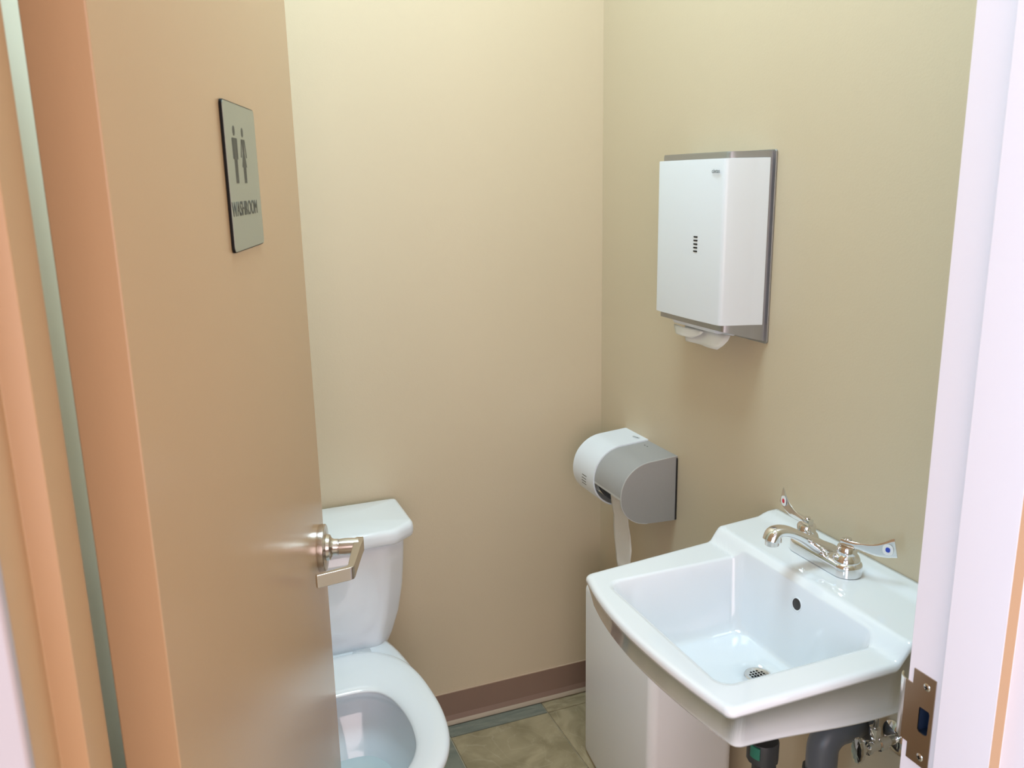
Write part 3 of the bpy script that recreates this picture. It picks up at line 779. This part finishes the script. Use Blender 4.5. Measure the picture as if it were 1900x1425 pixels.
# ================================================================== TOILET PAPER DISPENSER
def dprof(s=0.0, bot=True):
    # section (x,z): flat top, round front, flat bottom; s = outward growth
    P = [(0, .8655+s), (-.060, .8610+s)]
    c = catmull([(-.060, .8610), (-.092, .8575), (-.120, .8450), (-.143, .8210), (-.1535, .790), (-.1515, .757), (-.136, .730), (-.112, .7125), (-.085, .7050), (-.060, .7030)], 6)
    cx, cz = -.07, .785
    for p in c[1:]:
        d = math.hypot(p.x-cx, p.y-cz); P.append((cx+(p.x-cx)*(1+s/d), cz+(p.y-cz)*(1+s/d)))
    P += [(0, .7005-s)]
    return P
def build_tp():
    t = empty('toilet_paper_dispenser', (0, -.27, .70), 'rounded white and grey double-roll toilet paper dispenser on the wall beside the toilet', 'dispenser')
    def Q(P): return [(x, z-.70) for x, z in P]
    yo = .27
    # back plate
    prism('back_plate', rrect(-.4040+yo, -.150+yo, .7005-.70, .8615-.70, .004), 0, -.004, 0, DARKPL, t)
    def shell(name, P, ya, yb, th, ma):
        """open shell (no ends) following the section polyline with thickness th"""
        n = len(P); inner = []
        for i, p in enumerate(P):
            a, b = Vector(P[max(i-1, 0)]), Vector(P[min(i+1, n-1)]); d = (b-a).normalized(); nn = Vector((-d.y, d.x))
            inner.append(tuple(Vector(p)+nn*th))
        poly = Q(P)+Q(inner)[::-1]
        v = [(x, ya+yo, z) for x, z in poly]+[(x, yb+yo, z) for x, z in poly]; m_ = len(poly)
        f = [(i, (i+1) % m_, m_+(i+1) % m_, m_+i) for i in range(m_)]
        for s in (0, m_):
            for i in range(n-1): f.append((s+i, s+i+1, s+m_-2-i, s+m_-1-i))
        o = link(name, mesh(name, v, f), ma, t, True); o.modifiers.new('e', 'EDGE_SPLIT').split_angle = R(35)
        return o
    P0 = dprof(0)
    # white sliding cover (far half) : wraps right round, slightly proud
    shell('sliding_cover', dprof(.0032)[:-8], -.262, -.147, .004, WHITEPL)
    prism('end_panel', Q(dprof(.0032)), 1, -.147+yo, -.143+yo, WHITEPL, t, .0015, 2, ang=50)
    # grey body (near half): stops short at the lower front so that the roll can be reached
    k = next(i for i, p in enumerate(P0) if p[0] < -.1 and p[1] < .777)
    shell('housing', P0[:k], -.398, -.256, .004, GREYPL)
    ep = prism('end_panel', Q(dprof(.0008)), 1, -.402+yo, -.397+yo, GREYPL, t, .0012, 2, ang=50)
    # pale rim line round the near end
    shell('end_rim', dprof(.0012)[:-6], -.4022, -.4004, .0018, GREYEDGE)
    shell('lower_lip', P0[k-1:k+1]+[(P0[k][0]+.004, P0[k][1]-.001)], -.397, -.262, .002, GREYEDGE)
    for q in (-.300, -.288):
        box('release_mark', (-.026, q-.002+yo, .8620-.70), (-.0235, q+.002+yo, .8640-.70), DARKPL, t)
    a = dprof(.0032)
    for i in range(4):
        zc = .778-i*.0085
        q1 = next(q for q in range(1, len(a)) if a[q][0] < -.1 and a[q][1] <= zc)
        tt = (zc-a[q1-1][1])/(a[q1][1]-a[q1-1][1]); xx = a[q1-1][0]+(a[q1][0]-a[q1-1][0])*tt
        box('vent_slot', (xx-.0004, -.224+yo+i*.003, zc-.70-.0009), (xx+.003, -.200+yo+i*.003, zc-.70+.0009), DARKPL, t)
    mw = Matrix.Translation((-.018, -.232+yo, .8686-.70+.0003)) @ Matrix.Rotation(R(-75), 4, 'Z')
    text('logo', 'cintas', .0105, mat('logo_grey_small', (.25, .27, .28), .5), t, mw, 1.0, .0002)
    # rolls : two separate things inside
    for yc, lab in ((-.342, 'white toilet paper roll with its tail hanging from the dispenser, nearer of the two'), (-.205, 'spare toilet paper roll behind the white cover of the dispenser')):
        r = empty('toilet_roll', (-.083, yc, .785), lab, 'toilet paper', 'toilet rolls in the dispenser')
        rr_ = .048
        o = loft('roll_paper', [[(rd*math.cos(2*math.pi*k_/40), y_, rd*math.sin(2*math.pi*k_/40)) for k_ in range(40)] for rd, y_ in ((.018, -.048), (rr_, -.048), (rr_, .046), (.018, .046), (.018, -.048))], PAPER, r, False, False)
        o.modifiers.new('e', 'EDGE_SPLIT').split_angle = R(35)
        if yc < -.3:
            # tail: leaves the front of the roll and hangs straight down
            prof = [(-.0483, .004), (-.0480, -.03), (-.0440, -.06), (-.040, -.085), (-.036, -.115), (-.034, -.15), (-.033, -.18), (-.0335, -.205), (-.035, -.222)]
            v = []; f = []; m_ = 11
            for kk, (x, z) in enumerate(prof):
                for i in range(m_):
                    s = i/(m_-1); wob = .0022*math.sin(kk*1.9+s*3)*(kk > 2)
                    ya = -.046 + (.004*math.sin(kk*2.1) if kk > 3 else 0); yb = .036-(.004*math.sin(kk*.9) if kk > 3 else 0)-(.010*max(0, kk-6))
                    v.append((x+wob, ya+(yb-ya)*s, z+(-.006*math.sin(s*9) if kk == len(prof)-1 else 0)))
            for kk in range(len(prof)-1):
                for i in range(m_-1): f.append((kk*m_+i, kk*m_+i+1, (kk+1)*m_+i+1, (kk+1)*m_+i))
            tl2 = link('paper_tail', mesh('paper_tail', v, f), PAPER, r, True)
            tl2.modifiers.new('s', 'SOLIDIFY').thickness = .0006
    # dark spindle carrier seen in the gap
    lathe('roll_carrier', [(.0001, 0), (.063, 0), (.065, .001), (.065, .022), (.063, .023), (.0001, .023)], DARKPL, t, 48, (-.083, -.288+yo, .785-.70), (0, 1, 0))
build_tp()

# ================================================================== CEILING LIGHTS (above the frame)
def ceiling_light(loc, sx, sy, label):
    c = empty('ceiling_light', loc, label, 'light')
    b = box('light_frame', (-sx/2-.02, -sy/2-.02, -.03), (sx/2+.02, sy/2+.02, 0), CEIL, c, .003)
    box('light_diffuser', (-sx/2, -sy/2, -.040), (sx/2, sy/2, -.0305), LAMP, c, .003)
ceiling_light((-.60, -.78, H), .6, .6, 'square white ceiling light above the toilet and sink')
